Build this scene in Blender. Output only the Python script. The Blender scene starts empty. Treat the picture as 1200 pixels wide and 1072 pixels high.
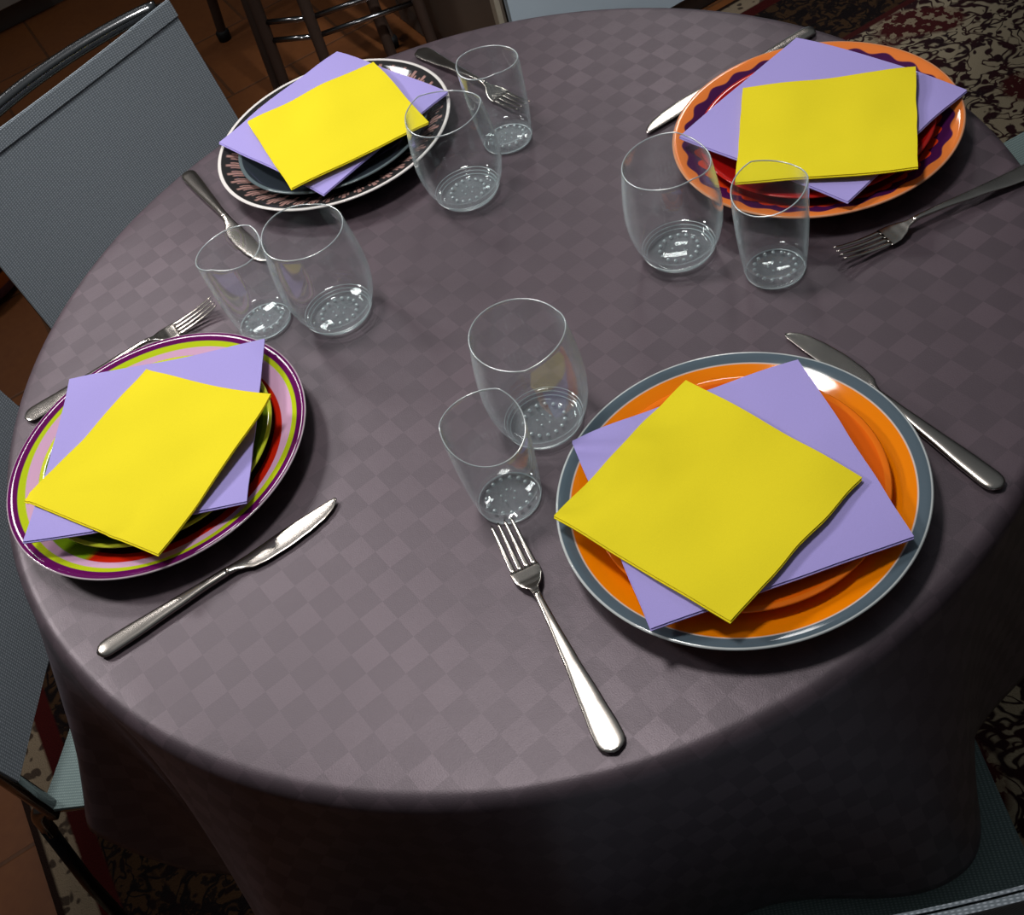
import bpy, bmesh, math, random
from mathutils import Vector, Matrix, noise
random.seed(7)
S = bpy.context.scene
COL = S.collection
PI = math.pi
TZ = 0.75                      # height of the cloth on the table

# ---------------------------------------------------------------- helpers
def sc(r, g, b):
    def f(c):
        c /= 255.0
        return c/12.92 if c <= .04045 else ((c+.055)/1.055)**2.4
    return (f(r), f(g), f(b), 1.0)

class NT:
    """small wrapper to write node maths as python"""
    def __init__(s, name):
        s.mat = bpy.data.materials.new(name); s.mat.use_nodes = True
        s.t = s.mat.node_tree; s.t.nodes.clear()
        s.out = s.t.nodes.new('ShaderNodeOutputMaterial')
    def n(s, kind, **kw):
        nd = s.t.nodes.new(kind)
        for k, v in kw.items(): setattr(nd, k, v)
        return nd
    def link(s, a, b): s.t.links.new(a, b)
    def m(s, op, a, b=None, c=None, clamp=False):
        nd = s.n('ShaderNodeMath', operation=op, use_clamp=clamp)
        for i, v in enumerate((a, b, c)):
            if v is None: continue
            if isinstance(v, (int, float)): nd.inputs[i].default_value = v
            else: s.link(v, nd.inputs[i])
        return nd.outputs[0]
    def mix(s, f, a, b):
        nd = s.n('ShaderNodeMix', data_type='RGBA')
        for sock, v in ((nd.inputs[0], f), (nd.inputs[6], a), (nd.inputs[7], b)):
            if isinstance(v, (int, float, tuple)): sock.default_value = v
            else: s.link(v, sock)
        return nd.outputs[2]
    def step(s, x, e, w=.0004):
        """0 below e, 1 above"""
        if isinstance(e, (int, float)):
            nd = s.n('ShaderNodeMapRange'); nd.inputs[1].default_value = e-w; nd.inputs[2].default_value = e+w
            s.link(x, nd.inputs[0]); return nd.outputs[0]
        d = s.m('SUBTRACT', x, e)
        return s.m('MULTIPLY_ADD', d, .5/w, .5, clamp=True)
    def coord(s, which='Object'):
        return s.n('ShaderNodeTexCoord').outputs[which]
    def xyz(s, v):
        nd = s.n('ShaderNodeSeparateXYZ'); s.link(v, nd.inputs[0]); return nd.outputs
    def mapping(s, v, loc=(0,0,0), rot=(0,0,0), scale=(1,1,1)):
        nd = s.n('ShaderNodeMapping'); s.link(v, nd.inputs[0])
        nd.inputs[1].default_value = loc; nd.inputs[2].default_value = rot; nd.inputs[3].default_value = scale
        return nd.outputs[0]
    def noise(s, v, scale=5, detail=3, rough=.55, out=0):
        nd = s.n('ShaderNodeTexNoise'); s.link(v, nd.inputs['Vector'])
        nd.inputs['Scale'].default_value = scale; nd.inputs['Detail'].default_value = detail
        nd.inputs['Roughness'].default_value = rough
        return nd.outputs[out]
    def bsdf(s, col, rough=.5, metal=0., spec=.5, bump=None, bstr=.3, bdist=.001, **kw):
        b = s.n('ShaderNodeBsdfPrincipled')
        for nm, v in (('Base Color', col), ('Roughness', rough), ('Metallic', metal), ('Specular IOR Level', spec)):
            if isinstance(v, (int, float, tuple)): b.inputs[nm].default_value = v
            else: s.link(v, b.inputs[nm])
        for k, v in kw.items(): b.inputs[k.replace('_', ' ')].default_value = v
        if bump is not None:
            bp = s.n('ShaderNodeBump'); bp.inputs['Strength'].default_value = bstr; bp.inputs['Distance'].default_value = bdist
            s.link(bump, bp.inputs['Height']); s.link(bp.outputs[0], b.inputs['Normal'])
        s.link(b.outputs[0], s.out.inputs[0])
        return s.mat

class MB:
    """mesh collector: becomes ONE object"""
    def __init__(s): s.v = []; s.f = []; s.uv = None
    def add(s, vs, fs):
        o = len(s.v); s.v += [tuple(v) for v in vs]; s.f += [tuple(i+o for i in f) for f in fs]
    def lathe(s, prof, seg=64, M=None):
        """prof: list of (r,z); r==0 at ends closes it"""
        vs, rings = [], []
        for r, z in prof:
            if r < 1e-7: rings.append([len(vs)]); vs.append((0, 0, z))
            else:
                rings.append(list(range(len(vs), len(vs)+seg)))
                vs += [(r*math.cos(2*PI*i/seg), r*math.sin(2*PI*i/seg), z) for i in range(seg)]
        fs = []
        for a, b in zip(rings, rings[1:]):
            for i in range(seg):
                j = (i+1) % seg
                if len(a) == 1 and len(b) == 1: continue
                if len(a) == 1: fs.append((a[0], b[j], b[i]))
                elif len(b) == 1: fs.append((a[i], a[j], b[0]))
                else: fs.append((a[i], a[j], b[j], b[i]))
        if M is not None: vs = [M @ Vector(v) for v in vs]
        s.add(vs, fs)
    def tube(s, pts, r, seg=12, cap=True):
        pts = [Vector(p) for p in pts]; n = len(pts)
        rs = r if isinstance(r, (list, tuple)) else [r]*n
        t0 = (pts[1]-pts[0]).normalized()
        up = Vector((0, 0, 1)) if abs(t0.z) < .9 else Vector((1, 0, 0))
        nx = t0.cross(up).normalized()
        vs, fs = [], []
        for i, p in enumerate(pts):
            t = (pts[min(i+1, n-1)]-pts[max(i-1, 0)]).normalized()
            nx = (nx - t*nx.dot(t)).normalized(); ny = t.cross(nx)
            for k in range(seg):
                a = 2*PI*k/seg
                vs.append(p + (nx*math.cos(a)+ny*math.sin(a))*rs[i])
        for i in range(n-1):
            for k in range(seg):
                j = (k+1) % seg
                fs.append((i*seg+k, i*seg+j, (i+1)*seg+j, (i+1)*seg+k))
        if cap:
            fs.append(tuple(reversed(range(seg)))); fs.append(tuple(range((n-1)*seg, n*seg)))
        s.add(vs, fs)
    def box(s, c, d, rz=0, M=None):
        R = Matrix.Rotation(rz, 3, 'Z'); c = Vector(c)
        vs = [c + R @ Vector((sx*d[0]/2, sy*d[1]/2, sz*d[2]/2)) for sz in (-1, 1) for sy in (-1, 1) for sx in (-1, 1)]
        if M is not None: vs = [M @ v for v in vs]
        s.add(vs, [(0,2,3,1), (4,5,7,6), (0,1,5,4), (1,3,7,5), (3,2,6,7), (2,0,4,6)])
    def sheet(s, fn, nu, nv, thick=0.0):
        """grid surface fn(u,v)->Vector; thick>0 makes a closed slab below it"""
        top = [Vector(fn(i/nu, j/nv)) for j in range(nv+1) for i in range(nu+1)]
        W = nu+1
        fs = [(j*W+i, j*W+i+1, (j+1)*W+i+1, (j+1)*W+i) for j in range(nv) for i in range(nu)]
        if thick <= 0: s.add(top, fs); return
        nrm = [Vector((0, 0, 0)) for _ in top]
        for f in fs:
            n = (top[f[1]]-top[f[0]]).cross(top[f[3]]-top[f[0]])
            for i in f: nrm[i] += n
        bot = [p - n.normalized()*thick for p, n in zip(top, nrm)]
        N = len(top)
        fs2 = fs + [tuple(N+i for i in reversed(f)) for f in fs]
        rim = [i for i in range(nu)] + [j*W+nu for j in range(nv)] + [nv*W+i for i in range(nu, 0, -1)] + [j*W for j in range(nv, 0, -1)]
        for a, b in zip(rim, rim[1:]+rim[:1]): fs2.append((b, a, N+a, N+b))
        s.add(top+bot, fs2)
    def build(s, name, mat, parent=None, smooth=True, angle=None, bevel=0, bseg=2):
        me = bpy.data.meshes.new(name); me.from_pydata(s.v, [], s.f); me.update()
        bm = bmesh.new(); bm.from_mesh(me); bmesh.ops.recalc_face_normals(bm, faces=bm.faces)
        bm.to_mesh(me); bm.free()
        for p in me.polygons: p.use_smooth = smooth
        if angle is not None: me.set_sharp_from_angle(angle=math.radians(angle))
        o = bpy.data.objects.new(name, me); COL.objects.link(o)
        if mat: me.materials.append(mat)
        if parent is not None: o.parent = parent
        if bevel:
            b = o.modifiers.new('bevel', 'BEVEL'); b.width = bevel; b.segments = bseg; b.limit_method = 'ANGLE'
        return o

def tag(o, label=None, cat=None, group=None, kind=None):
    if label: o['label'] = label
    if cat: o['category'] = cat
    if group: o['group'] = group
    if kind: o['kind'] = kind
    return o
def empty(name, loc=(0,0,0), rz=0):
    o = bpy.data.objects.new(name, None); COL.objects.link(o)
    o.location = loc; o.rotation_euler = (0, 0, rz); o.empty_display_size = .05
    return o
def copy_tree(o, parent=None):
    c = o.copy(); COL.objects.link(c)
    if parent is not None: c.parent = parent
    for ch in list(o.children): copy_tree(ch, c)
    return c
def smoothpath(pts, n=8, r=.05):
    """polyline with rounded corners"""
    pts = [Vector(p) for p in pts]; out = [pts[0]]
    for i in range(1, len(pts)-1):
        a, b, c = pts[i-1], pts[i], pts[i+1]
        d1 = min(r, (a-b).length*.49); d2 = min(r, (c-b).length*.49)
        p = b+(a-b).normalized()*d1; q = b+(c-b).normalized()*d2
        for k in range(n+1):
            t = k/n; out.append(p*(1-t)**2 + b*2*t*(1-t) + q*t*t)
    out.append(pts[-1]); return out
def pspline(knots, x):
    """periodic smooth interpolation of (deg,val)"""
    ks = sorted(knots); x = x % 360
    ks = [(a % 360, v) for a, v in ks]; ks.sort()
    ks = [(ks[-1][0]-360, ks[-1][1])] + ks + [(ks[0][0]+360, ks[0][1])]
    for (a, v), (b, w) in zip(ks, ks[1:]):
        if a <= x <= b:
            t = (x-a)/(b-a); t = .5-.5*math.cos(PI*t)
            return v*(1-t)+w*t
    return ks[0][1]

# ---------------------------------------------------------------- materials
def m_cloth():
    t = NT('damask tablecloth')
    uv = t.n('ShaderNodeUVMap').outputs[0]
    v = t.mapping(uv, rot=(0, 0, math.radians(-22.5)), scale=(1/.0218,)*3)
    ck = t.n('ShaderNodeTexChecker'); t.link(v, ck.inputs[0]); ck.inputs['Scale'].default_value = 1.0
    ck.inputs[1].default_value = (1,1,1,1); ck.inputs[2].default_value = (0,0,0,1)
    # cell-by-cell variation
    fl = t.n('ShaderNodeVectorMath', operation='FLOOR'); t.link(v, fl.inputs[0])
    wn = t.n('ShaderNodeTexWhiteNoise', noise_dimensions='2D'); t.link(fl.outputs[0], wn.inputs['Vector'])
    var = t.m('MULTIPLY_ADD', wn.outputs[0], .5, .5)
    big = t.noise(uv, 7, 3)
    f = t.m('MULTIPLY', t.m('MULTIPLY', ck.outputs[1], var), t.m('MULTIPLY_ADD', t.noise(uv, 3.5, 2), 1.3, .05, clamp=True))
    grain = t.noise(uv, 900, 2)
    f2 = t.m('ADD', f, t.m('MULTIPLY_ADD', grain, .9, -.45))
    f2 = t.m('ADD', f2, t.m('MULTIPLY_ADD', big, .8, -.4), clamp=True)
    col = t.mix(f2, sc(64,54,60), sc(84,71,78))
    rough = t.m('MULTIPLY_ADD', f2, -.06, .46)
    h = t.m('ADD', t.m('MULTIPLY', grain, .25), t.m('MULTIPLY', t.noise(uv, 14, 4), 1.5))
    return t.bsdf(col, rough, spec=.85, bump=h, bstr=.22, bdist=.0025, Specular_Tint=(1,.87,.95,1))

def ring_plate(kind):
    t = NT(kind)
    o = t.xyz(t.coord('Object'))
    x, y, z = o[0], o[1], o[2]
    r = t.m('SQRT', t.m('ADD', t.m('MULTIPLY', x, x), t.m('MULTIPLY', y, y)))
    ang = t.m('ARCTAN2', y, x)
    def sin(n, ph=0): return t.m('SINE', t.m('MULTIPLY_ADD', ang, n, ph))
    rough = .07
    if kind == 'orange glazed plate with slate band':
        col = t.mix(t.step(r, .1253), sc(242,132,4), sc(214,200,190))
        col = t.mix(t.step(r, .1263), col, sc(84,98,108))
        col = t.mix(t.step(r, .1345), col, sc(200,205,205))
    elif kind == 'wavy striped plate':
        ra = t.m('SUBTRACT', r, t.m('ADD', t.m('MULTIPLY', sin(3, .6), .0011), t.m('MULTIPLY', sin(5, 2), .0004)))
        rb = t.m('ADD', t.m('ADD', r, t.m('MULTIPLY', sin(1), .0042)), t.m('MULTIPLY', sin(4, 1), .0006))
        green = sc(132,168,28); lime = sc(184,200,26); pink = sc(214,168,200); purp = sc(96,14,84); red = sc(196,34,14)
        side = t.step(t.m('COSINE', t.m('ADD', ang, .75)), .12, .03)
        inner = t.mix(side, green, red)
        dark = t.mix(side, green, sc(70,20,10))
        col = t.mix(t.step(ra, .1060), dark, inner)
        col = t.mix(t.step(rb, .1138), col, pink)
        col = t.mix(t.step(ra, .1245), col, lime)
        col = t.mix(t.step(r, .1298), col, purp)
        col = t.mix(t.step(r, .1379), col, sc(222,206,214))
    elif kind == 'dark plate with pinkish motifs':
        N = 44
        u = t.m('SUBTRACT', t.m('FRACT', t.m('MULTIPLY', t.m('ADD', ang, PI), N/(2*PI))), .5)
        a = t.m('ABSOLUTE', u)
        vv = t.m('DIVIDE', t.m('SUBTRACT', r, .094), .030)          # 0..1 along motif
        def band(lo, hi): return t.m('MULTIPLY', t.step(vv, lo, .03), t.m('SUBTRACT', 1, t.step(vv, hi, .03)))
        stem = t.m('MULTIPLY', t.m('SUBTRACT', 1, t.step(a, .12, .02)), band(.0, 1.0))
        arm = t.m('MULTIPLY', t.m('SUBTRACT', 1, t.step(t.m('ABSOLUTE', t.m('SUBTRACT', a, .27)), .07, .02)), band(.38, .84))
        root = t.m('MULTIPLY', t.m('SUBTRACT', 1, t.step(a, .31, .02)), band(.26, .44))
        mask = t.m('MAXIMUM', stem, t.m('MAXIMUM', arm, root))
        nz = t.noise(t.coord('Object'), 300, 2)
        col = t.mix(t.m('MULTIPLY', mask, t.m('MULTIPLY_ADD', nz, .5, .6), clamp=True), sc(44,43,44), sc(176,136,128))
        col = t.mix(t.step(r, .1292), col, sc(232,226,222))
    elif kind == 'orange plate with scalloped purple ring':
        w = t.m('MULTIPLY', t.m('ABSOLUTE', sin(12.5)), -.0042)
        w = t.m('MULTIPLY', sin(25), .0020)
        e1 = t.m('ADD', .1225, w)
        pet = t.m('MULTIPLY', t.m('ABSOLUTE', sin(19)), .006)
        e2 = t.m('ADD', .1075, pet)
        low = t.step(t.m('SUBTRACT', 0, y), .02, .02)
        col = t.mix(t.step(r, e2), sc(222,60,20), sc(70,22,72))
        col = t.mix(t.step(r, .104), sc(150,14,12), col)
        col = t.mix(t.step(r, e1, .0006), col, sc(234,128,58))
        col = t.mix(t.step(r, .1315), col, sc(214,150,112))
    elif kind == 'plain orange glaze':
        col = t.mix(t.step(r, .1035), sc(232,100,10), sc(240,118,22))
    elif kind == 'green plate with lime lip':
        col = t.mix(t.step(r, .0995), sc(70,92,10), sc(96,120,16))
        col = t.mix(t.step(r, .1045), col, sc(198,206,52))
    elif kind == 'dark slate plate':
        col = t.mix(t.step(r, .1045), sc(42,48,54), sc(92,104,108))
    else:
        col = t.mix(t.step(r, .1045), sc(152,16,14), sc(176,30,24))
    return t.bsdf(col, rough, spec=.34)

def m_napkin(name, rgb):
    t = NT(name)
    v = t.coord('Object')
    big = t.noise(v, 30, 3); g = t.noise(v, 1400, 2)
    c = sc(*rgb); d = tuple(x*.86 for x in c[:3])+(1,)
    col = t.mix(g, d, c)
    h = t.m('ADD', t.m('MULTIPLY', g, .3), t.m('MULTIPLY', big, 1.2))
    return t.bsdf(col, .9, spec=.12, bump=h, bstr=.25, bdist=.0012)

def m_steel():
    t = NT('satin stainless steel')
    v = t.coord('Object')
    col = t.mix(t.noise(v, 40, 2), sc(200,192,184), sc(178,170,163))
    return t.bsdf(col, .22, metal=1.0)

def m_glass(name, tint=(.975,.99,.99,1), edge=.9, power=5, f0=.04, white_mix=0.006):
    """clear glass: Schlick reflection over a clear body; white mixed in, most at grazing edges, stands in for refracted light"""
    t = NT(name)
    geo = t.n('ShaderNodeNewGeometry')
    dp = t.n('ShaderNodeVectorMath', operation='DOT_PRODUCT'); t.link(geo.outputs['Incoming'], dp.inputs[0]); t.link(geo.outputs['Normal'], dp.inputs[1])
    c1 = t.m('SUBTRACT', 1, t.m('ABSOLUTE', dp.outputs['Value']), clamp=True)
    fres = t.m('MULTIPLY_ADD', t.m('POWER', c1, 5), .75, f0, clamp=True)
    tr = t.n('ShaderNodeBsdfTransparent'); tr.inputs[0].default_value = tint
    gl = t.n('ShaderNodeBsdfGlossy'); gl.inputs['Roughness'].default_value = .04; gl.inputs[0].default_value = (1,1,1,1)
    df = t.n('ShaderNodeBsdfDiffuse'); df.inputs[0].default_value = sc(226,240,244)
    m1 = t.n('ShaderNodeMixShader'); t.link(t.m('MULTIPLY_ADD', t.m('POWER', c1, power), edge, white_mix), m1.inputs[0]); t.link(tr.outputs[0], m1.inputs[1]); t.link(df.outputs[0], m1.inputs[2])
    m2 = t.n('ShaderNodeMixShader'); t.link(fres, m2.inputs[0]); t.link(m1.outputs[0], m2.inputs[1]); t.link(gl.outputs[0], m2.inputs[2])
    t.link(m2.outputs[0], t.out.inputs[0])
    return t.mat
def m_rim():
    t = NT('glass rim with painted glint')  # white diffuse stands in for light refracted at the glass edge
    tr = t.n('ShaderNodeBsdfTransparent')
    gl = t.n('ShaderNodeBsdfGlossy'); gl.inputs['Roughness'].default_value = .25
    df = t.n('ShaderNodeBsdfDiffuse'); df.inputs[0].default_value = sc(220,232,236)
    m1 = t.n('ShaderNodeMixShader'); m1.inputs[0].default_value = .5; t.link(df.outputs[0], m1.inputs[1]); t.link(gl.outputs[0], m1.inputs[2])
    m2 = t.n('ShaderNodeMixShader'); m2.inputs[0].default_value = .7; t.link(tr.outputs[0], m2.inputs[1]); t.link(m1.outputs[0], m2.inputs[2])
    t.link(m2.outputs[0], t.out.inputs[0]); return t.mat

def m_sling(name, a, b):
    t = NT(name)
    uv = t.n('ShaderNodeUVMap').outputs[0]
    wv = t.n('ShaderNodeTexWave', wave_type='BANDS', bands_direction='Y'); t.link(uv, wv.inputs[0]); wv.inputs['Scale'].default_value = 150
    wv.inputs['Distortion'].default_value = .4
    wx = t.n('ShaderNodeTexWave', wave_type='BANDS', bands_direction='X'); t.link(uv, wx.inputs[0]); wx.inputs['Scale'].default_value = 90
    g = t.noise(uv, 300, 2)
    f = t.m('ADD', t.m('MULTIPLY', t.m('MULTIPLY', wv.outputs[1], wx.outputs[1]), .75), t.m('MULTIPLY', g, .3), clamp=True)
    return t.bsdf(t.mix(f, a, b), .75, spec=.25, bump=f, bstr=.3, bdist=.001)

def m_plain(name, rgb, rough=.5, metal=0, spec=.4, nz=40, amt=.12):
    t = NT(name)
    n = t.noise(t.coord('Object'), nz, 3)
    c = sc(*rgb); d = tuple(x*(1-amt*2) for x in c[:3])+(1,)
    return t.bsdf(t.mix(n, d, c), rough, metal=metal, spec=spec)

def m_tile():
    t = NT('terracotta tile floor')
    v = t.mapping(t.coord('Object'), rot=(0, 0, math.radians(-16)))
    br = t.n('ShaderNodeTexBrick'); t.link(v, br.inputs[0])
    br.offset = .5; br.inputs['Scale'].default_value = 1.0
    br.inputs['Brick Width'].default_value = .322; br.inputs['Row Height'].default_value = .322
    br.inputs['Mortar Size'].default_value = .0045; br.inputs['Mortar Smooth'].default_value = .4
    br.inputs['Color1'].default_value = sc(122,70,34); br.inputs['Color2'].default_value = sc(96,54,28)
    br.inputs['Mortar'].default_value = sc(62,42,30)
    n = t.noise(v, 9, 5); n2 = t.noise(v, 60, 3)
    col = t.mix(t.m('MULTIPLY', n, .75), br.outputs[0], sc(86,44,24))
    col = t.mix(t.m('MULTIPLY', n2, .25), col, sc(150,100,52))
    return t.bsdf(col, t.m('MULTIPLY_ADD', n, .2, .38), spec=.35, bump=br.outputs[1], bstr=.4, bdist=-.003)

def m_rug(u0, u1, v0, v1):
    t = NT('oriental wool rug')
    o = t.xyz(t.coord('Object'))
    x, y = o[0], o[1]
    hx, hy = (u1-u0)/2, (v1-v0)/2
    d = t.m('MINIMUM', t.m('SUBTRACT', hx, t.m('ABSOLUTE', x)), t.m('SUBTRACT', hy, t.m('ABSOLUTE', y)))   # distance from the rug's edge
    ob = t.coord('Object')
    vo = t.n('ShaderNodeTexVoronoi', feature='SMOOTH_F1'); t.link(ob, vo.inputs['Vector']); vo.inputs['Scale'].default_value = 6
    warp = t.n('ShaderNodeVectorMath', operation='ADD'); t.link(ob, warp.inputs[0])
    wn = t.n('ShaderNodeVectorMath', operation='SCALE'); t.link(t.noise(ob, 11, 2, out=1), wn.inputs[0]); wn.inputs['Scale'].default_value = .09
    t.link(wn.outputs[0], warp.inputs[1])
    v1_ = t.n('ShaderNodeTexVoronoi', feature='DISTANCE_TO_EDGE'); t.link(warp.outputs[0], v1_.inputs['Vector']); v1_.inputs['Scale'].default_value = 24
    v2_ = t.n('ShaderNodeTexVoronoi', feature='F1'); t.link(warp.outputs[0], v2_.inputs['Vector']); v2_.inputs['Scale'].default_value = 38
    blob = t.m('SUBTRACT', 1, t.step(v2_.outputs[0], .27, .04))
    def curl(sc_, wd):
        return t.m('SUBTRACT', 1, t.step(t.m('ABSOLUTE', t.m('SUBTRACT', t.noise(warp.outputs[0], sc_, 1), .5)), wd, wd*.4))
    vine = t.m('MAXIMUM', curl(13, .022), curl(31, .03))
    blob = t.m('MAXIMUM', blob, t.step(t.noise(ob, 26, 2), .60, .02))
    big = t.m('SUBTRACT', 1, t.step(vo.outputs[0], .26, .03))
    speck = t.step(t.noise(ob, 62, 2), .56, .02)
    ink = t.mix(t.noise(ob, 17, 1), sc(62,22,24), sc(30,28,32))
    field = t.mix(vine, sc(168,152,126), ink)
    field = t.mix(blob, field, ink)
    field = t.mix(big, field, t.mix(speck, sc(74,26,26), sc(150,130,106)))
    border = t.mix(blob, sc(70,48,30), sc(30,16,16))
    border = t.mix(t.m('MULTIPLY', speck, .9), border, sc(26,18,18))
    border = t.mix(vine, border, sc(24,16,16))
    col = t.mix(t.step(d, .30, .002), border, sc(70,24,22))
    col = t.mix(t.step(d, .315, .002), col, field)
    col = t.mix(t.step(d, .085, .002), sc(70,16,14), col)
    strip = t.mix(t.m('MULTIPLY', blob, .8), sc(156,136,112), sc(40,24,24))
    col = t.mix(t.step(d, .055, .002), strip, col)
    col = t.mix(t.step(d, .012, .002), sc(44,28,22), col)
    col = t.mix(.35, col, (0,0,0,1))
    g = t.noise(ob, 420, 2)
    return t.bsdf(col, .95, spec=.1, bump=g, bstr=.6, bdist=.004)

M = dict(
    cloth=m_cloth(), steel=m_steel(),
    glass=m_glass('clear drinking glass'), base=m_glass('thick clear glass base', (.975,.99,.99,1), .8, 3.5, .05, .10), rim=m_rim(),
    yellow=m_napkin('yellow paper napkin', (243,224,40)), purple=m_napkin('lilac paper napkin', (174,162,228)),
    sling=m_sling('grey woven mesh fabric', sc(104,113,120), sc(186,195,204)),
    seat=m_sling('grey green woven seat fabric', sc(88,104,104), sc(146,164,162)),
    chrome=m_plain('dark chrome tube', (150,150,152), .18, 1.0),
    dark=m_plain('dark metal tube', (40,40,42), .3, .6),
    rubber=m_plain('black rubber', (14,14,15), .7),
    wood=m_plain('dark stained wood', (66,50,42), .55, nz=25),
    tile=m_tile(),
    white=m_plain('cool white cabinet front', (188,200,210), .5, nz=8, amt=.05),
    beige=m_plain('beige edge trim', (170,158,140), .5),
    shaded=m_plain('taupe cabinet side', (112,98,86), .6, nz=8),  # beige side with its shade mixed into the colour
    grey=m_plain('grey cabinet front', (168,160,152), .5, nz=8),
    greyd=m_plain('dark grey plinth', (112,104,98), .6, nz=8),
    tableplain=m_plain('plain table wood', (120,90,60), .6),
)

# ---------------------------------------------------------------- camera
cam = bpy.data.cameras.new('camera'); co = bpy.data.objects.new('camera', cam); COL.objects.link(co)
r = Vector((0.9408017, -0.25449029, -0.22389026)); u = Vector((0.33895745, 0.70635679, 0.62142411)); d = Vector((0, 0.66052614, -0.75080305))
mat = Matrix(((r.x, u.x, -d.x), (r.y, u.y, -d.y), (r.z, u.z, -d.z))).to_4x4()
mat.translation = Vector((-0.03576653, -0.82722462, 1.47676843))
co.matrix_world = mat
cam.sensor_width = 36; cam.sensor_fit = 'HORIZONTAL'; cam.lens = 1384.84/1200*36; cam.clip_start = .02
S.camera = co

# ---------------------------------------------------------------- setting
UA = math.radians(16.2)
ux, vx = Vector((math.cos(UA), math.sin(UA), 0)), Vector((-math.sin(UA), math.cos(UA), 0))
def room(u_, v_, z=0): return ux*u_ + vx*v_ + Vector((0, 0, z))
b = MB(); b.box((0, 0, -.02), (9, 9, .04), UA)
fl = b.build('floor', M['tile'], smooth=False); tag(fl, kind='structure')

for nm_, c_, d_ in (('wall_back', room(0, 3.46, 1.3), (6.4, .1, 2.6)), ('wall_left', room(-2.5, .6, 1.3), (.1, 5.8, 2.6))):
    b = MB(); b.box(c_, d_, UA); o = b.build(nm_, m_plain('plaster '+nm_, (150,142,134), .9), smooth=False); tag(o, kind='structure')
RU0, RU1, RV0, RV1 = -.815, 2.6, -2.2, 1.25
rc = room((RU0+RU1)/2, (RV0+RV1)/2, .004)
b = MB(); b.box((0, 0, 0), (RU1-RU0, RV1-RV0, .008))
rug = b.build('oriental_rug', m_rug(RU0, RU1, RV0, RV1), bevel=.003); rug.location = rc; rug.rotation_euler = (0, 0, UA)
tag(rug, 'dark red and beige patterned oriental rug on the tiles under the table', 'rug')

def cabinet(name, c0, wu, wv, h, label, fm, sm, trim=True):
    """c0: (u,v) of the near left corner; wu along u, wv along v"""
    root = empty(name, room(c0[0], c0[1]), UA); tag(root, label, 'cabinet')
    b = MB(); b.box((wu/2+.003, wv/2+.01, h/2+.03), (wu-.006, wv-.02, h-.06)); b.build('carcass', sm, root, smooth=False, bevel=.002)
    b = MB(); b.box((wu/2+.012, .001, h/2+.03), (wu-.03, .018, h-.075)); dr = b.build('door', fm, root, smooth=False, bevel=.002)
    b = MB(); b.box((wu-.08, -.022, h*.75), (.012, .02, .13)); b.build('handle', M['chrome'], dr, smooth=False, bevel=.003)
    b = MB(); b.box((wu/2, wv/2+.012, .03), (wu-.02, wv-.04, .06)); b.build('plinth', M['greyd'], root, smooth=False)
    b = MB(); b.box((wu/2, wv/2, h+.012), (wu+.02, wv+.01, .024)); b.build('top', fm, root, smooth=False, bevel=.003)
    if trim:
        b = MB(); b.box((.004, .001, h/2+.02), (.012, .022, h-.04)); b.build('edge_trim', M['beige'], root, smooth=False, bevel=.002)
    return root
cabinet('white_cabinet', (.613, 1.262), 1.0, .62, .86, 'white cabinet with taupe side standing behind the far edge of the table', M['white'], M['shaded'])
cabinet('kitchen_cabinet', (-1.46, 2.835), 1.46, .55, .84, 'grey kitchen cabinet with dark plinth behind the top left chair', M['grey'], M['grey'], False)

# striped pot on the floor
def m_stripes():
    t = NT('striped glaze'); z = t.xyz(t.coord('Object'))[2]
    col = t.mix(t.step(z, .045, .002), sc(96,60,78), sc(176,92,22))
    col = t.mix(t.step(z, .075, .002), col, sc(30,16,18))
    col = t.mix(t.step(z, .085, .002), col, sc(190,130,150))
    col = t.mix(t.step(z, .112, .002), col, sc(214,160,20))
    col = t.mix(t.step(z, .150, .002), col, sc(140,74,60))
    return t.bsdf(col, .3, spec=.4)
b = MB(); b.lathe([(0,.003),(.10,.003),(.125,.02),(.14,.06),(.142,.10),(.13,.15),(.115,.18),(.112,.19),(.108,.186),(.11,.176),(.125,.14),(.134,.10),(.13,.06),(.1,.012),(0,.010)], 48)
pot = b.build('striped_pot', m_stripes()); pot.location = (-1.03, 1.485, 0)
tag(pot, 'round pot striped yellow, pink, orange and purple on the tiles at the left edge', 'pot')

# stools with dark legs and chrome rungs
def stool(name, feet, top, label, rungs, h=.66):
    c = sum((Vector(f) for f in feet), Vector())/len(feet); c.z = 0
    root = empty(name, c); tag(root, label, 'stool')
    tops = [Vector(t_)-c for t_ in top]; feet = [Vector(f)-c for f in feet]
    for f, t_ in zip(feet, tops):
        b = MB(); b.tube([f+Vector((0,0,.02)), f.lerp(t_, .5)+Vector((0,0,.01)), t_], [.0125,.0145,.0155], 14); lg = b.build('leg', M['wood'], root, angle=40)
        b = MB(); b.lathe([(0,0),(.017,0),(.018,.022),(.013,.028),(0,.028)], 16, Matrix.Translation(f)); b.build('foot_cap', M['rubber'], lg)
    for (i, j, z) in rungs:
        a = feet[i].lerp(tops[i], z/h); b_ = feet[j].lerp(tops[j], z/h)
        b = MB(); b.tube([a, a.lerp(b_, .5), b_], .0065, 10); b.build('rung', M['chrome'], root)
    tc = sum(tops, Vector())/len(tops)
    b = MB(); b.lathe([(0,h-.005),(.12,h-.005),(.135,h+.005),(.138,h+.03),(.125,h+.042),(0,h+.045)], 40, Matrix.Translation((tc.x, tc.y, 0))); b.build('seat', M['wood'], root, angle=50)
    return root
def around(c, rr, a0, z): return [(c[0]+rr*math.cos(a0+i*PI/2), c[1]+rr*math.sin(a0+i*PI/2), z) for i in range(4)]

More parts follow.
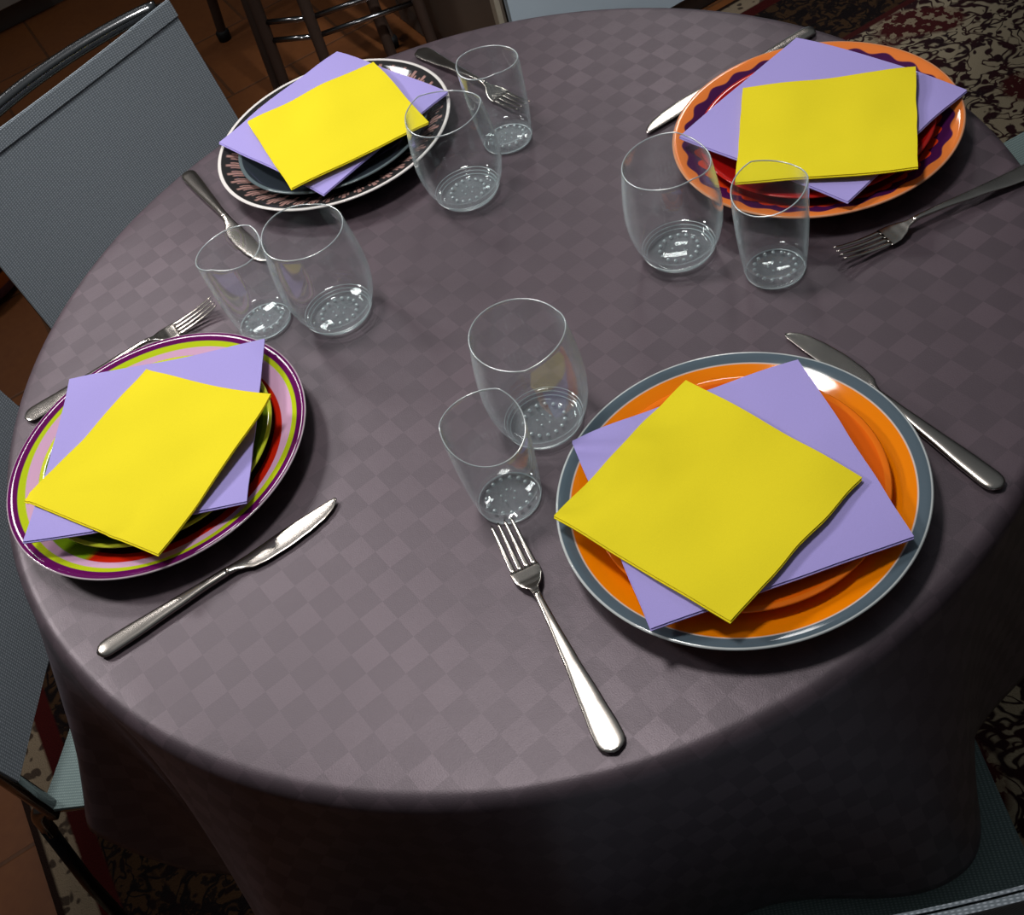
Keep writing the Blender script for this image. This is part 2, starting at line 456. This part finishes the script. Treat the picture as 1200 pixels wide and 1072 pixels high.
# ---------------------------------------------------------------- table and cloth
RT = .487
tb = empty('dining_table', (0, 0, 0)); tag(tb, 'round dining table hidden under the dark tablecloth', 'table')
b = MB(); b.lathe([(0,.722),(.46,.722),(.474,.727),(.476,.738),(.470,.7462),(0,.7462)], 96); b.build('tabletop', M['tableplain'], tb, angle=40)
b = MB(); b.lathe([(0,.012),(.125,.012),(.14,.016),(.142,.028),(.115,.04),(.05,.06),(.040,.10),(.036,.3),(.04,.6),(.07,.70),(.12,.7215),(0,.7215)], 48); b.build('pedestal', M['tableplain'], tb, angle=40)

FOLD = [(-56,.004),(-69,.072),(-86,.004),(-103,.034),(-117,.006),(-132,.100),(-138,.078),(-146,-.008),(-151,.03),(-160,.108),(-178,.018),
        (166,.05),(150,.012),(132,.06),(113,.012),(92,.05),(72,.012),(50,.06),(30,.012),(12,.055),(-6,.014),(-24,.07),(-42,.03)]
DROP_ = [(-100,.293),(-109,.296),(-118,.40),(-135,.43),(-150,.43),(-154,.40),(-159,.296),(-175,.293),(90,.293),(0,.293),(-50,.293)]
def cloth_pt(th, s):
    """s: distance from the centre measured along the cloth"""
    c, sn = math.cos(th), math.sin(th)
    rr = .014
    flat = RT-rr
    if s <= flat:
        k = min(1, s/flat)
        z = TZ + .0004*noise.noise(Vector((c*s*14, sn*s*14, 3)))*k
        return Vector((c*s, sn*s, z))
    arc = rr*PI/2
    amp = pspline(FOLD, math.degrees(th)); DROP = pspline(DROP_, math.degrees(th))
    q = s-flat
    if q < arc:
        a = q/rr
        R_, z = flat+rr*math.sin(a), TZ-rr*(1-math.cos(a)); extra = 0
    else:
        L = q-arc; R_, z = RT, TZ-rr; k = L/DROP
        sl = amp/DROP*(1-.25*(1-k))                           # outward slope of this fold
        R_ += L*sl*.98; z -= L*math.sqrt(max(.2, 1-sl*sl))
        R_ += .004*noise.noise(Vector((c*7, sn*7, L*9)))*min(1, L*12)
        extra = 0
    return Vector((c*R_, sn*R_, z))
radii = [0.0]+[RT*.97*(i/26) for i in range(1, 27)]
radii = [x for x in radii if x < RT-.016] + [RT-.014+.022*(i/8) for i in range(9)]
hem = RT-.014+.014*PI/2
st = radii[-1]; radii += [st+10*(i/38) for i in range(1, 39)]
SEG = 540
vs = [(0, 0, TZ)]; fl_ = [(0, 0)]; fs = []
for s_ in radii[1:]:
    for i in range(SEG):
        th = 2*PI*i/SEG; s__ = s_
        if s_ > st: s_ = st+(hem+pspline(DROP_, math.degrees(th))-st)*(s_-st)/10
        vs.append(tuple(cloth_pt(th, s_))); fl_.append((s_*math.cos(th), s_*math.sin(th))); s_ = s__
for i in range(SEG): fs.append((0, 1+i, 1+(i+1) % SEG))
for k in range(len(radii)-2):
    o = 1+k*SEG
    for i in range(SEG):
        j = (i+1) % SEG
        fs.append((o+i, o+SEG+i, o+SEG+j, o+j))
me = bpy.data.meshes.new('tablecloth'); me.from_pydata(vs, [], fs); me.update()
uvl = me.uv_layers.new(name='UVMap')
for lp in me.loops: uvl.data[lp.index].uv = fl_[lp.vertex_index]
for p_ in me.polygons: p_.use_smooth = True
me.materials.append(M['cloth'])
cl = bpy.data.objects.new('tablecloth', me); COL.objects.link(cl)
so = cl.modifiers.new('thickness', 'SOLIDIFY'); so.thickness = .0012; so.offset = -1
tag(cl, 'dark mauve grey checked damask tablecloth draped over the round table', 'tablecloth')

# ---------------------------------------------------------------- plates
def charger_profile(R):
    return [(0,.0050),(.080,.0050),(.090,.0068),(.102,.0115),(R-.018,.0188),(R-.006,.0228),(R-.0012,.0240),(R,.0233),(R-.0005,.0222),
            (R-.006,.0200),(R-.02,.0150),(.100,.0075),(.090,.0035),(.084,.0022),(.082,.0006),(.076,.0006),(.074,.0020),(0,.0020)]
def small_profile(R):
    z = .0062
    return [(0,z+.0045),(.062,z+.0045),(.072,z+.0065),(R-.022,z+.0120),(R-.006,z+.0178),(R-.0012,z+.0190),(R,z+.0182),(R-.0008,z+.0171),
            (R-.006,z+.0153),(R-.022,z+.0093),(.074,z+.0034),(.066,z+.0014),(.064,z),(.058,z),(.056,z+.0012),(0,z+.0012)]
PL = [((.1129,-.3109), .1362, 'orange glazed plate with slate band', 'large orange dinner plate with slate grey rim band at the front right',
       'plain orange glaze', 'plain orange side plate under the napkins at the front right setting'),
      ((-.3271,-.0553), .1390, 'wavy striped plate', 'large dinner plate striped purple, lime, pink and red at the left',
       'green plate with lime lip', 'small green plate with lime lip on the striped plate'),
      ((-.0989,.3272), .1330, 'dark plate with pinkish motifs', 'large charcoal dinner plate with white lip and pinkish cactus motifs at the back left',
       'dark slate plate', 'small dark slate plate on the charcoal plate at the back left'),
      ((.3381,.0560), .1335, 'orange plate with scalloped purple ring', 'large dinner plate with orange rim and scalloped purple ring at the back right',
       'dark red glaze', 'small dark red plate on the orange and purple plate')]
def densify(prof, n=3):
    out = []
    for a, b_ in zip(prof, prof[1:]):
        for k in range(n): out.append((a[0]+(b_[0]-a[0])*k/n, a[1]+(b_[1]-a[1])*k/n))
    return out+[prof[-1]]
for (c, R_, mk, lb, mk2, lb2) in PL:
    b = MB(); b.lathe(charger_profile(R_), 160)
    o = b.build('dinner_plate', ring_plate(mk)); o.location = (c[0], c[1], TZ+.0004); tag(o, lb, 'plate', 'large dinner plates laid on the table')
    b = MB(); b.lathe(small_profile(.1085), 128)
    o = b.build('side_plate', ring_plate(mk2)); o.location = (c[0], c[1], TZ+.0008); tag(o, lb2, 'plate', 'small plates stacked on the dinner plates')

# ---------------------------------------------------------------- napkins
NAP = {
'y1':[[-0.0213,-0.2895,0.0365],[0.1132,-0.2065,0.0360],[0.1918,-0.3495,0.0360],[0.0632,-0.4252,0.0418]],
'p1':[[0.013,-0.2185,0.0276],[0.2011,-0.2179,0.0272],[0.2016,-0.4068,0.0321],[0.0131,-0.4069,0.0354]],
'y2':[[-0.4397,-0.0812,0.0381],[-0.3238,0.0310,0.0360],[-0.21,-0.0752,0.0532],[-0.3253,-0.192,0.0370]],
'p2':[[-0.3983,0.0548,0.0381],[-0.211,0.018,0.0334],[-0.2495,-0.1661,0.0329],[-0.4385,-0.1305,0.0412]],
'y3':[[-0.1862,0.3805,0.0360],[-0.0309,0.4110,0.0360],[0.0007,0.2550,0.0360],[-0.1549,0.2248,0.0365]],
'p3':[[-0.0676,0.4709,0.0287],[0.0327,0.3102,0.0281],[-0.1253,0.2088,0.0285],[-0.2236,0.3701,0.0301]],
'y4':[[0.2965,0.1265,0.0360],[0.4440,0.0660,0.0360],[0.3761,-0.0712,0.0402],[0.2358,-0.005,0.0365]],
'p4':[[0.379,0.1884,0.0272],[0.4715,0.0225,0.0272],[0.3122,-0.0712,0.0323],[0.2177,0.0918,0.0348]],
}
def nap_fn(C, zmid, sag):
    C = [Vector(c) for c in C]
    def fn(u_, v_):
        w = [(1-u_)*(1-v_), u_*(1-v_), u_*v_, (1-u_)*v_]
        p = Vector((0, 0, 0))
        for wi, c in zip(w, C): p += c*wi
        p.z = zmid + sum((c.z-zmid)*wi**2.2 for wi, c in zip(w, C)) - sag*16*u_*(1-u_)*v_*(1-v_)
        return p
    return fn
def nap_inv(C, x, y):
    """approximate (u,v) of a point on the almost square napkin"""
    A, B, D = Vector(C[0][:2]), Vector(C[1][:2]), Vector(C[3][:2])
    e, f = B-A, D-A; q = Vector((x, y))-A
    det = e.x*f.y-e.y*f.x
    return ((q.x*f.y-q.y*f.x)/det, (e.x*q.y-e.y*q.x)/det)
TH = .0020
def napkin(C, mat_, name, label, group, zmid, sag, under=None, seed=0, amp=.0022):
    fn0 = nap_fn(C, zmid, sag)
    def fn(u_, v_):
        p = fn0(u_, v_)
        p.z += amp*(noise.noise(Vector((u_*2.6+seed, v_*2.6, seed)))+.35)
        e = .0009*noise.noise(Vector((u_*5, v_*5, seed+9)))
        p.x += e; p.y -= e
        if under:
            a, b_ = nap_inv(under[1], p.x, p.y)
            if -.04 < a < 1.04 and -.04 < b_ < 1.04:
                zz = under[0](min(1, max(0, a)), min(1, max(0, b_))).z + TH+.0012
                p.z = max(p.z, zz)
        return p
    cx = sum(c[0] for c in C)/4; cy = sum(c[1] for c in C)/4
    b = MB()
    off = Vector((cx, cy, 0))
    plies = 2
    for k in range(plies):
        sh = .0012*k
        lay = lambda u_, v_: fn(u_*(1-2*sh*.0)+0, v_) - off - Vector((sh*.5, sh, k*TH/2+k*.0001))
        b.sheet(lay, 40, 40, TH/2-.0002)
    # folded edge joining the plies
    b.sheet(lambda u_, v_: fn(0, u_)-off+Vector((0, 0, -TH*.08-(TH*.85)*v_)) , 40, 2, .0003)
    o = b.build(name, mat_, angle=50); o.location = (cx, cy, TZ)
    tag(o, label, 'napkin', group)
    return (fn, C)
where = ['on the orange plate at the front right', 'on the striped plate at the left', 'on the charcoal plate at the back left', 'on the orange and purple plate at the back right']
for i, w_ in enumerate(where):
    p_ = napkin(NAP['p%d' % (i+1)], M['purple'], 'paper_napkin', 'large lilac square paper napkin '+w_, 'lilac napkins lying on the plates', .0335, .003, None, i*3.1)
    napkin(NAP['y%d' % (i+1)], M['yellow'], 'paper_napkin', 'smaller yellow paper napkin askew '+w_.replace('on the', 'over the'), 'yellow napkins on top of the lilac ones', .0372, .002, p_, i*5.7+2, .0034)

# ---------------------------------------------------------------- cutlery (built along +X from the handle end, curved like the real thing)
def strip(b, stations, seg=10, crown=.0):
    """loft of flat lens sections: stations (x, y0, y1, z, thick)"""
    vs, fs = [], []
    n = 2*seg
    for (x, y0, y1, z, t_) in stations:
        for k in range(n):
            a = 2*PI*k/n
            cy = (y0+y1)/2; hw = (y1-y0)/2
            ca, sa = math.cos(a), math.sin(a)
            yy = cy+hw*(abs(ca)**.75)*(1 if ca >= 0 else -1)
            zz = z+t_/2*(abs(sa)**.9)*(1 if sa >= 0 else -1) + crown*(1-((yy-cy)/max(hw, 1e-5))**2)
            vs.append((x, yy, zz))
    for i in range(len(stations)-1):
        for k in range(n):
            j = (k+1) % n
            fs.append((i*n+k, i*n+j, (i+1)*n+j, (i+1)*n+k))
    fs.append(tuple(range(n))); fs.append(tuple(range((len(stations)-1)*n, len(stations)*n)))
    b.add(vs, fs)
def interp(tab, x):
    for a, b_ in zip(tab, tab[1:]):
        if a[0] <= x <= b_[0]:
            t_ = (x-a[0])/(b_[0]-a[0]); t_ = t_*t_*(3-2*t_)*.5+t_*.5
            return [p+(q-p)*t_ for p, q in zip(a[1:], b_[1:])]
    return list(tab[-1][1:]) if x > tab[-1][0] else list(tab[0][1:])
def stations(tab, x0, x1, n):
    return [(x,)+tuple(interp(tab, x)) for x in [x0+(x1-x0)*i/n for i in range(n+1)]]
def make_fork():
    root = empty('fork')
    # half width, z, thickness
    H = [(0,.0015,.0030,.0016),(.0012,.0052,.0030,.0019),(.004,.0086,.0030,.0021),(.009,.0103,.0031,.0023),(.018,.0103,.0034,.0024),(.040,.0086,.0045,.0026),(.075,.0056,.0072,.0030),
         (.110,.0035,.0095,.0036),(.132,.0027,.0098,.0042),(.140,.0029,.0090,.0042)]
    b = MB(); strip(b, [(x, -w, w, z, t_) for x, w, z, t_ in stations(H, 0, .138, 60)]); b.build('handle', M['steel'], root)
    D = [(.1375,.0028,.0093,.0042),(.143,.0036,.0080,.0036),(.150,.0085,.0060,.0027),(.157,.0112,.0045,.0023),(.164,.0118,.0040,.0021),(.169,.0116,.0040,.0020)]
    b = MB(); strip(b, [(x, -w, w, z, t_) for x, w, z, t_ in stations(D, .1375, .1665, 18)], crown=-.0008); hd = b.build('fork_head', M['steel'], root)
    for k in range(4):
        y0 = -.0116+k*.0232/4+.0006; y1 = y0+.0232/4-.0012
        ym = (y0+y1)/2; b = MB(); sts = []
        for i in range(15):
            q = i/14; x = .165+.046*q
            w = (y1-y0)/2*(1-.42*q) if i < 14 else .0005
            yy = ym*(1-.05*q)
            z = .0040+.0005*q+.0062*q**2.2
            sts.append((x, yy-w, yy+w, z, .0020*(1-.45*q)))
        strip(b, sts, 5); b.build('tine', M['steel'], hd)
    return root
def make_knife():
    root = empty('table_knife')
    H = [(0,.0015,.0034,.002),(.0012,.0048,.0034,.0034),(.004,.0076,.0034,.0046),(.010,.0088,.0035,.0052),(.03,.0084,.0036,.0054),(.07,.0062,.0040,.0056),(.10,.0044,.0044,.0058),(.120,.0040,.0044,.0054)]
    b = MB(); strip(b, [(x, -w, w, z, t_) for x, w, z, t_ in stations(H, 0, .118, 46)]); b.build('handle', M['steel'], root)
    B = [(.1175,-.0040,.0040,.0044,.0052),(.124,-.0042,.0042,.0040,.0040),(.131,-.0066,.0048,.0034,.0024),(.138,-.0106,.0054,.0030,.0018),(.150,-.0122,.0064,.0028,.0016),
         (.170,-.0122,.0078,.0028,.0015),(.190,-.0100,.0084,.0028,.0014),(.205,-.0070,.0084,.0028,.0013),(.214,-.0034,.0084,.0028,.0012),(.2195,.0002,.0082,.0028,.0011),(.2222,.0030,.0078,.0028,.0010),(.223,.0048,.0070,.0028,.0009)]
    b = MB(); strip(b, [(x, a, c, z, t_) for x, a, c, z, t_ in stations(B, .1175, .223, 44)]); b.build('blade', M['steel'], root)
    return root
fork0, knife0 = make_fork(), make_knife()
def lay(proto, first, hx, hy, tx, ty, label, group, flip=False, L=None):
    o = proto if first else copy_tree(proto)
    a = math.atan2(ty-hy, tx-hx)
    o.location = (hx, hy, TZ+.0006); o.rotation_euler = (0, 0, a)
    if flip: o.scale = (1, -1, 1)
    tag(o, label, 'fork' if proto is fork0 else 'knife', group)
    return o
def from_tip(hx, hy, tx, ty, L):
    d_ = Vector((hx-tx, hy-ty)).normalized()*L
    return tx+d_.x, ty+d_.y, tx, ty
FG, KG = 'steel forks on the tablecloth', 'steel table knives on the tablecloth'
lay(fork0, True, -.0368, -.4657, -.0605, -.2566, 'steel fork lying near the front edge of the table, tines at a tumbler', FG)
lay(fork0, False, -.4626, .0667, -.2711, .1266, 'steel fork half hidden behind the striped plate at the left', FG)
lay(fork0, False, .0231, .4615, .0909, .2989, 'steel fork at the back beside the charcoal plate, tines seen through a tumbler', FG)
lay(fork0, False, *from_tip(.4745, -.0818, .2875, -.1046, .211), 'steel fork lying below the orange and purple plate at the right edge', FG)
lay(knife0, True, -.396, -.2377, -.1819, -.173, 'steel knife lying in front of the striped plate, blade tip to the right', KG)
lay(knife0, False, .2850, -.3757, .2190, -.1655, 'steel knife lying along the right rim of the slate banded orange plate', KG)
lay(knife0, False, *from_tip(-.2724, .3761, -.2045, .1700, .223)[:2], -.2045, .1700, 'steel knife between the upper left chair and a tumbler, its tip seen through the glass', KG)
lay(knife0, False, *from_tip(.4024, .2264, .2021, .1647, .223), 'steel knife mostly hidden behind the orange and purple plate', KG, False)

# ---------------------------------------------------------------- glasses
def rim_z(th, R_, h, phi, u0, s1, s2):
    q = math.cos(th-phi)
    return h+1.5*(s1*max(0, q-u0)+s2*max(0, u0-q))*R_
def glass(kind, loc, rim, label, group):
    root = empty('drinking_glass', (loc[0], loc[1], TZ+.0004)); tag(root, label, 'glass', group)
    if kind == 'L':
        h, outer = .1025, [(.0285,.0006),(.0310,.004),(.0350,.011),(.0392,.021),(.0422,.034),(.0434,.048),(.0430,.062),(.0416,.078),(.0398,.091),(.0382,.1025)]
        tb_, br, wall = .0105, .0290, .0012
        grooves = True
    else:
        h, outer = .0975, [(.0245,.0006),(.0262,.004),(.0276,.012),(.0290,.024),(.0302,.040),(.0311,.058),(.0316,.076),(.0318,.090),(.0316,.0975)]
        tb_, br, wall = .0120, .0250, .0011
        grooves = False
    seg = 96
    # smooth the outer curve
    def oc(z):
        for a, b_ in zip(outer, outer[1:]):
            if a[1] <= z <= b_[1]:
                t_ = (z-a[1])/(b_[1]-a[1]); return a[0]+(b_[0]-a[0])*t_
        return outer[-1][0]
    zs = [.0006+(h-.0006)*(i/28) for i in range(29)]
    b = MB(); vs, fs = [], []
    def ring(rad, zf):
        o = len(vs)
        for k in range(seg):
            th = 2*PI*k/seg; z = zf(th); rr = rad(th, z)
            vs.append((rr*math.cos(th), rr*math.sin(th), z))
        return o
    R_ = outer[-1][0]
    stretch = lambda z: (lambda th: z + (rim_z(th, R_, 0, *rim)*max(0, (z-.03)/(h-.03))))
    rings = []
    start = [z for z in zs if z >= tb_*.55]
    for z in start: rings.append(ring(lambda th, zz, z=z: oc(z), stretch(z)))
    for z in (h+.0004,): rings.append(ring(lambda th, zz: R_-wall*.5, stretch(z)))
    for z in reversed([z for z in zs if z >= tb_*1.15]): rings.append(ring(lambda th, zz, z=z: oc(z)-wall*(1+.8*max(0, 1-(z-tb_)/.03)), stretch(z)))
    # inner bottom
    for rr, z in ((oc(tb_)*.90, tb_*1.06), (oc(tb_)*.8, tb_*.98), (oc(tb_)*.7, tb_*.92), (oc(tb_)*.55, tb_*.85), (oc(tb_)*.4, tb_*.80), (oc(tb_)*.2, tb_*.76)): rings.append(ring(lambda th, zz, rr=rr: rr, lambda th, z=z: z))
    for a, c in zip(rings, rings[1:]):
        for k in range(seg):
            j = (k+1) % seg; fs.append((a+k, a+j, c+j, c+k))
    ctr = len(vs); vs.append((0, 0, tb_*.75))
    for k in range(seg): fs.append((rings[-1]+k, rings[-1]+(k+1) % seg, ctr))
    b.add(vs, fs); b.build('bowl', M['glass'], root)
    rp = []
    for k in range(seg):
        th = 2*PI*k/seg; rp.append((( R_-wall*.5)*math.cos(th), (R_-wall*.5)*math.sin(th), h+rim_z(th, R_, 0, *rim)+.0002))
    b = MB(); b.tube(rp+[rp[0]], .00056, 8, cap=False); b.build('rim', M['rim'], root)
    # thick base with stepped grooves and a ring of dimples
    prof = [(0,.0022),(br*.62,.0022),(br*.78,.0008),(br,.0004)]
    n = 4 if grooves else 2
    for k in range(n):
        z0 = .0008+k*(tb_*.55)/n; z1 = .0008+(k+1)*(tb_*.55)/n
        prof += [(oc(z0+.0004)+.0001, z0+.0004), (oc((z0+z1)/2)+.0004, (z0+z1)/2), (oc(z1)-.0006, z1-.0002)]
    b = MB(); b.lathe(prof, 72)
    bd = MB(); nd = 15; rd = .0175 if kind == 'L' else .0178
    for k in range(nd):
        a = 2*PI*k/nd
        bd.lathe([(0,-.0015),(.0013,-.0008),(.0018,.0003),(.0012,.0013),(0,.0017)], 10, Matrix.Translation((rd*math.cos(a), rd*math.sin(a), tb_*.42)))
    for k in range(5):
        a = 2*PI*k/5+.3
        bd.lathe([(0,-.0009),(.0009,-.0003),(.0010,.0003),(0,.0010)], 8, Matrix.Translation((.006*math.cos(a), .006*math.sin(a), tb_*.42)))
    for z_ in ((.0016, .0044, .0074) if grooves else (.0014,)):  # bright rings imitate light refracted in the base
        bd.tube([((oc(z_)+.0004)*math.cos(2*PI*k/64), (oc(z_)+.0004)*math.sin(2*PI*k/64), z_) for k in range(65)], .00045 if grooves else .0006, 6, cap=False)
    bs = b.build('base', M['base'], root)
    bd.build('air_bubbles_and_light_rings', M['rim'], bs)
    return root
D2 = math.radians
ox, oy = 0.03576653, 0.82722462
LG, SG = 'round bellied drinking glasses', 'slim tumblers'
def at(x, y): return (x-ox, y-oy)
glass('L', at(.0360,.6625), (D2(322), .5, .155, .084), 'large bellied glass at the centre beside the orange plate, behind a tumbler', LG)
glass('L', at(-.1075,.8845), (D2(131), .444, .148, .0), 'large bellied glass in front of the charcoal plate, touching a tumbler', LG)
glass('L', at(.0500,.9955), (D2(46), .335, -.188, -.066), 'large bellied glass overlapping the right rim of the charcoal plate', LG)
glass('L', at(.2075,.8055), (D2(352), .426, -.216, -.03), 'large bellied glass left of the orange and purple plate', LG)
glass('S', at(-.0126,.5985), (D2(107.6), .522, -.14, -.271), 'slim tumbler at the tip of the front fork', SG)
glass('S', at(-.1800,.9110), (D2(317), .238, -.176, -.122), 'slim tumbler between the striped plate and a bellied glass', SG)
glass('S', at(.1098,1.0600), (D2(210), .484, -.12, -.085), 'slim tumbler farthest back, in front of a fork', SG)
glass('S', at(.2725,.7405), (D2(34), .485, -.211, -.164), 'slim tumbler in front of the orange and purple plate', SG)

# ---------------------------------------------------------------- chairs
def make_chair(label_parts=None):
    """local frame: facing +X, seat centre ahead of the origin; origin on the floor between the rear posts"""
    root = empty('dining_chair')
    W = .190
    # sling seat
    def seat_fn(u_, v_):
        x = .005+.33*u_; hw = W-.004-.018*u_; y = -hw+2*hw*v_
        return Vector((x, y, .418-.018*math.sin(PI*v_)-.006*math.sin(PI*u_)))
    b = MB(); b.sheet(seat_fn, 20, 20, .004); seat = b.build('seat', M['seat'], root, angle=60)
    def back_fn(u_, v_):
        y = (W+.002)*(2*u_-1); z = .50+.30*v_
        x = -.058*(v_-.3)-.014*math.sin(PI*u_)*(.4+.6*v_)+.013
        return Vector((x, y, z-.010*math.sin(PI*u_)*v_**3))
    b = MB(); b.sheet(back_fn, 24, 20, .004); back = b.build('backrest', M['sling'], root, angle=60)
    def hem_fn(u_, v_):
        p = back_fn(u_, .93+.07*v_); p.x += .0035; return p
    b = MB(); b.sheet(hem_fn, 24, 4, .002); b.build('top_hem', M['sling'], back, angle=60)
    for o in [seat, back]+list(back.children):
        me = o.data; uvl = me.uv_layers.new(name='UVMap')
        for lp in me.loops:
            co_ = me.vertices[lp.vertex_index].co
            uvl.data[lp.index].uv = (co_.y, co_.x+co_.z)
    for s in (-1, 1):
        y = s*(W-.010)
        b = MB(); b.tube(smoothpath([(.012,y,.405),(.004,y,.52),(-.037,y,.77),(-.042,y,.795)], 6, .03), .0095, 12); b.build('back_post', M['chrome'], root)
        q = s*.160
        b = MB(); b.tube(smoothpath([(.335,q,.36),(.328,q,.398),(.295,q*1.02,.400),(.05,y*.95,.400),(-.02,y*.96,.400),(-.03,y*.97,.34)], 6, .04), .0085, 12); b.build('side_rail', M['chrome'], root)
        b = MB(); b.tube([(.335,q,.37),(.338,q,.2),(.34,q,.012)], .0085, 12); l1 = b.build('leg', M['dark'], root)
        b = MB(); b.tube([(-.029,y*.97,.35),(-.06,y*.99,.2),(-.09,y*1.0,.012)], .0085, 12); l2 = b.build('leg', M['dark'], root)
        for l_, x_, y_ in ((l1, .34, q), (l2, -.09, y)):
            b = MB(); b.lathe([(0,.0085),(.013,.0085),(.0135,.028),(.009,.034),(0,.034)], 14, Matrix.Translation((x_, y_, 0))); b.build('foot_cap', M['rubber'], l_)
    wp = W-.010; pts = [(-.042-.042*math.sin(PI*k/40)**.7, -wp+2*wp*k/40, .793) for k in range(41)]
    b = MB(); b.tube(pts, .0100, 14); b.build('top_rail', M['chrome'], root)
    for x_, z_ in ((.315,.388), (.0,.388)):
        b = MB(); w_ = .160 if x_ > .1 else W*.95; b.tube([(x_,-w_,z_),(x_,0,z_-.012),(x_,w_,z_)], .007, 10); b.build('crossbar', M['dark'], root)
    return root
ch0 = make_chair()
CG = 'grey sling chairs around the table'
def put_chair(first, x, y, fx, fy, label):
    o = ch0 if first else copy_tree(ch0)
    o.location = (x, y, .0085 if False else 0.0); o.rotation_euler = (0, 0, math.atan2(fy, fx)); tag(o, label, 'chair', CG); return o
put_chair(True, -.391, .570, .596, -.803, 'grey mesh chair at the upper left, its chrome top rail over the tiles')
put_chair(False, -.588, .042, .966, -.26, 'grey mesh chair tucked in beside the striped plate at the left edge')
put_chair(False, 1.0, .215, -.98, -.19, 'grey chair whose seat corner shows beyond the right edge of the table')
put_chair(False, .066, -.590, .17, .985, 'grey chair at the bottom right, in front of the orange plate')

# stools behind the table
def tops_for(feet, k, h):
    cx = sum(f[0] for f in feet)/4; cy = sum(f[1] for f in feet)/4
    return [(cx+(f[0]-cx)*k, cy+(f[1]-cy)*k, h) for f in feet]
FP = [(-.371,2.185,0),(-.262,1.80,0),(.03,1.86,0),(-.08,2.27,0)]
FQ = [(-.242,1.762,0),(-.131,1.705,0),(.118,1.70,0),(.02,1.755,0)]
stool('bar_stool', FP, tops_for(FP, .62, .66), 'dark wooden stool at the top left, one capped foot alone on the tiles', [(0,3,.25),(1,2,.33),(2,3,.25)])
stool('bar_stool', FQ, tops_for(FQ, .85, .62), 'dark wooden stool with chrome rungs just behind the charcoal plate', [(0,1,.17),(0,1,.215),(1,2,.17),(1,2,.215)], .62)

# ---------------------------------------------------------------- light
def lamp(kind, name, loc, energy, color, **kw):
    l = bpy.data.lights.new(name, kind); l.energy = energy; l.color = color
    for k, v in kw.items(): setattr(l, k, v)
    o = bpy.data.objects.new(name, l); COL.objects.link(o); o.location = loc
    return o
def aim(o, p): o.rotation_euler = (Vector(p)-o.location).to_track_quat('-Z', 'Y').to_euler()
k = lamp('SPOT', 'pendant_lamp', (-.16, .14, 2.4), 72, (1.0,.975,.95), shadow_soft_size=.16, spot_size=D2(76), spot_blend=1.0)
aim(k, (-.14, .06, TZ))
k2 = lamp('SPOT', 'wall_lamp', (-1.5, .75, 2.0), 80, (1.0,.975,.95), shadow_soft_size=.14, spot_size=D2(48), spot_blend=1.0)
aim(k2, (-.24, .1, TZ))
c2 = lamp('AREA', 'kitchen_ceiling_light', (.9, 2.45, 2.4), 7, (1.0,.98,.96), shape='RECTANGLE', size=.4, size_y=.25); aim(c2, (.2, .2, .75))
c3 = lamp('AREA', 'cloth_sheen_fill', (-.85, 1.6, 2.4), 13, (1.0,.98,.97), shape='RECTANGLE', size=.4, size_y=.3); aim(c3, (-.25, .0, .75))  # added area light that raises the sheen on the cloth
k4 = lamp('SPOT', 'chair_fill_spot', (-.95, -1.05, 2.35), 42, (1.0,.98,.96), shadow_soft_size=.08, spot_size=D2(26), spot_blend=1.0)  # added spot that only brightens the upper left chair back
aim(k4, (-.36, .66, .74))
k3 = lamp('SPOT', 'cabinet_fill_spot', (.5, .15, 2.5), 170, (.95,.98,1.0), shadow_soft_size=.06, spot_size=D2(38), spot_blend=.6)  # added spot to brighten the white cabinet front
aim(k3, (.55, 1.45, .45))
w = bpy.data.worlds.new('world'); S.world = w; w.use_nodes = True
nt = w.node_tree; bg = nt.nodes['Background']
tc = nt.nodes.new('ShaderNodeTexCoord'); sx = nt.nodes.new('ShaderNodeSeparateXYZ'); mr = nt.nodes.new('ShaderNodeMapRange')
mr.inputs[1].default_value = .25; mr.inputs[2].default_value = .9; mr.inputs[3].default_value = .02; mr.inputs[4].default_value = .20
mu = nt.nodes.new('ShaderNodeMix'); mu.data_type = 'RGBA'; mu.inputs[6].default_value = (0,0,0,1); mu.inputs[7].default_value = (.86,.95,1,1)
nt.links.new(tc.outputs['Generated'], sx.inputs[0]); nt.links.new(sx.outputs[2], mr.inputs[0]); nt.links.new(mr.outputs[0], mu.inputs[0]); nt.links.new(mu.outputs[2], bg.inputs[0])
bg.inputs[1].default_value = .8

S.view_settings.view_transform = 'Standard'
S.view_settings.look = 'None'
S.view_settings.exposure = -0.22
S.cycles.max_bounces = 12; S.cycles.transparent_max_bounces = 24; S.cycles.glossy_bounces = 6
S.cycles.sample_clamp_indirect = 4
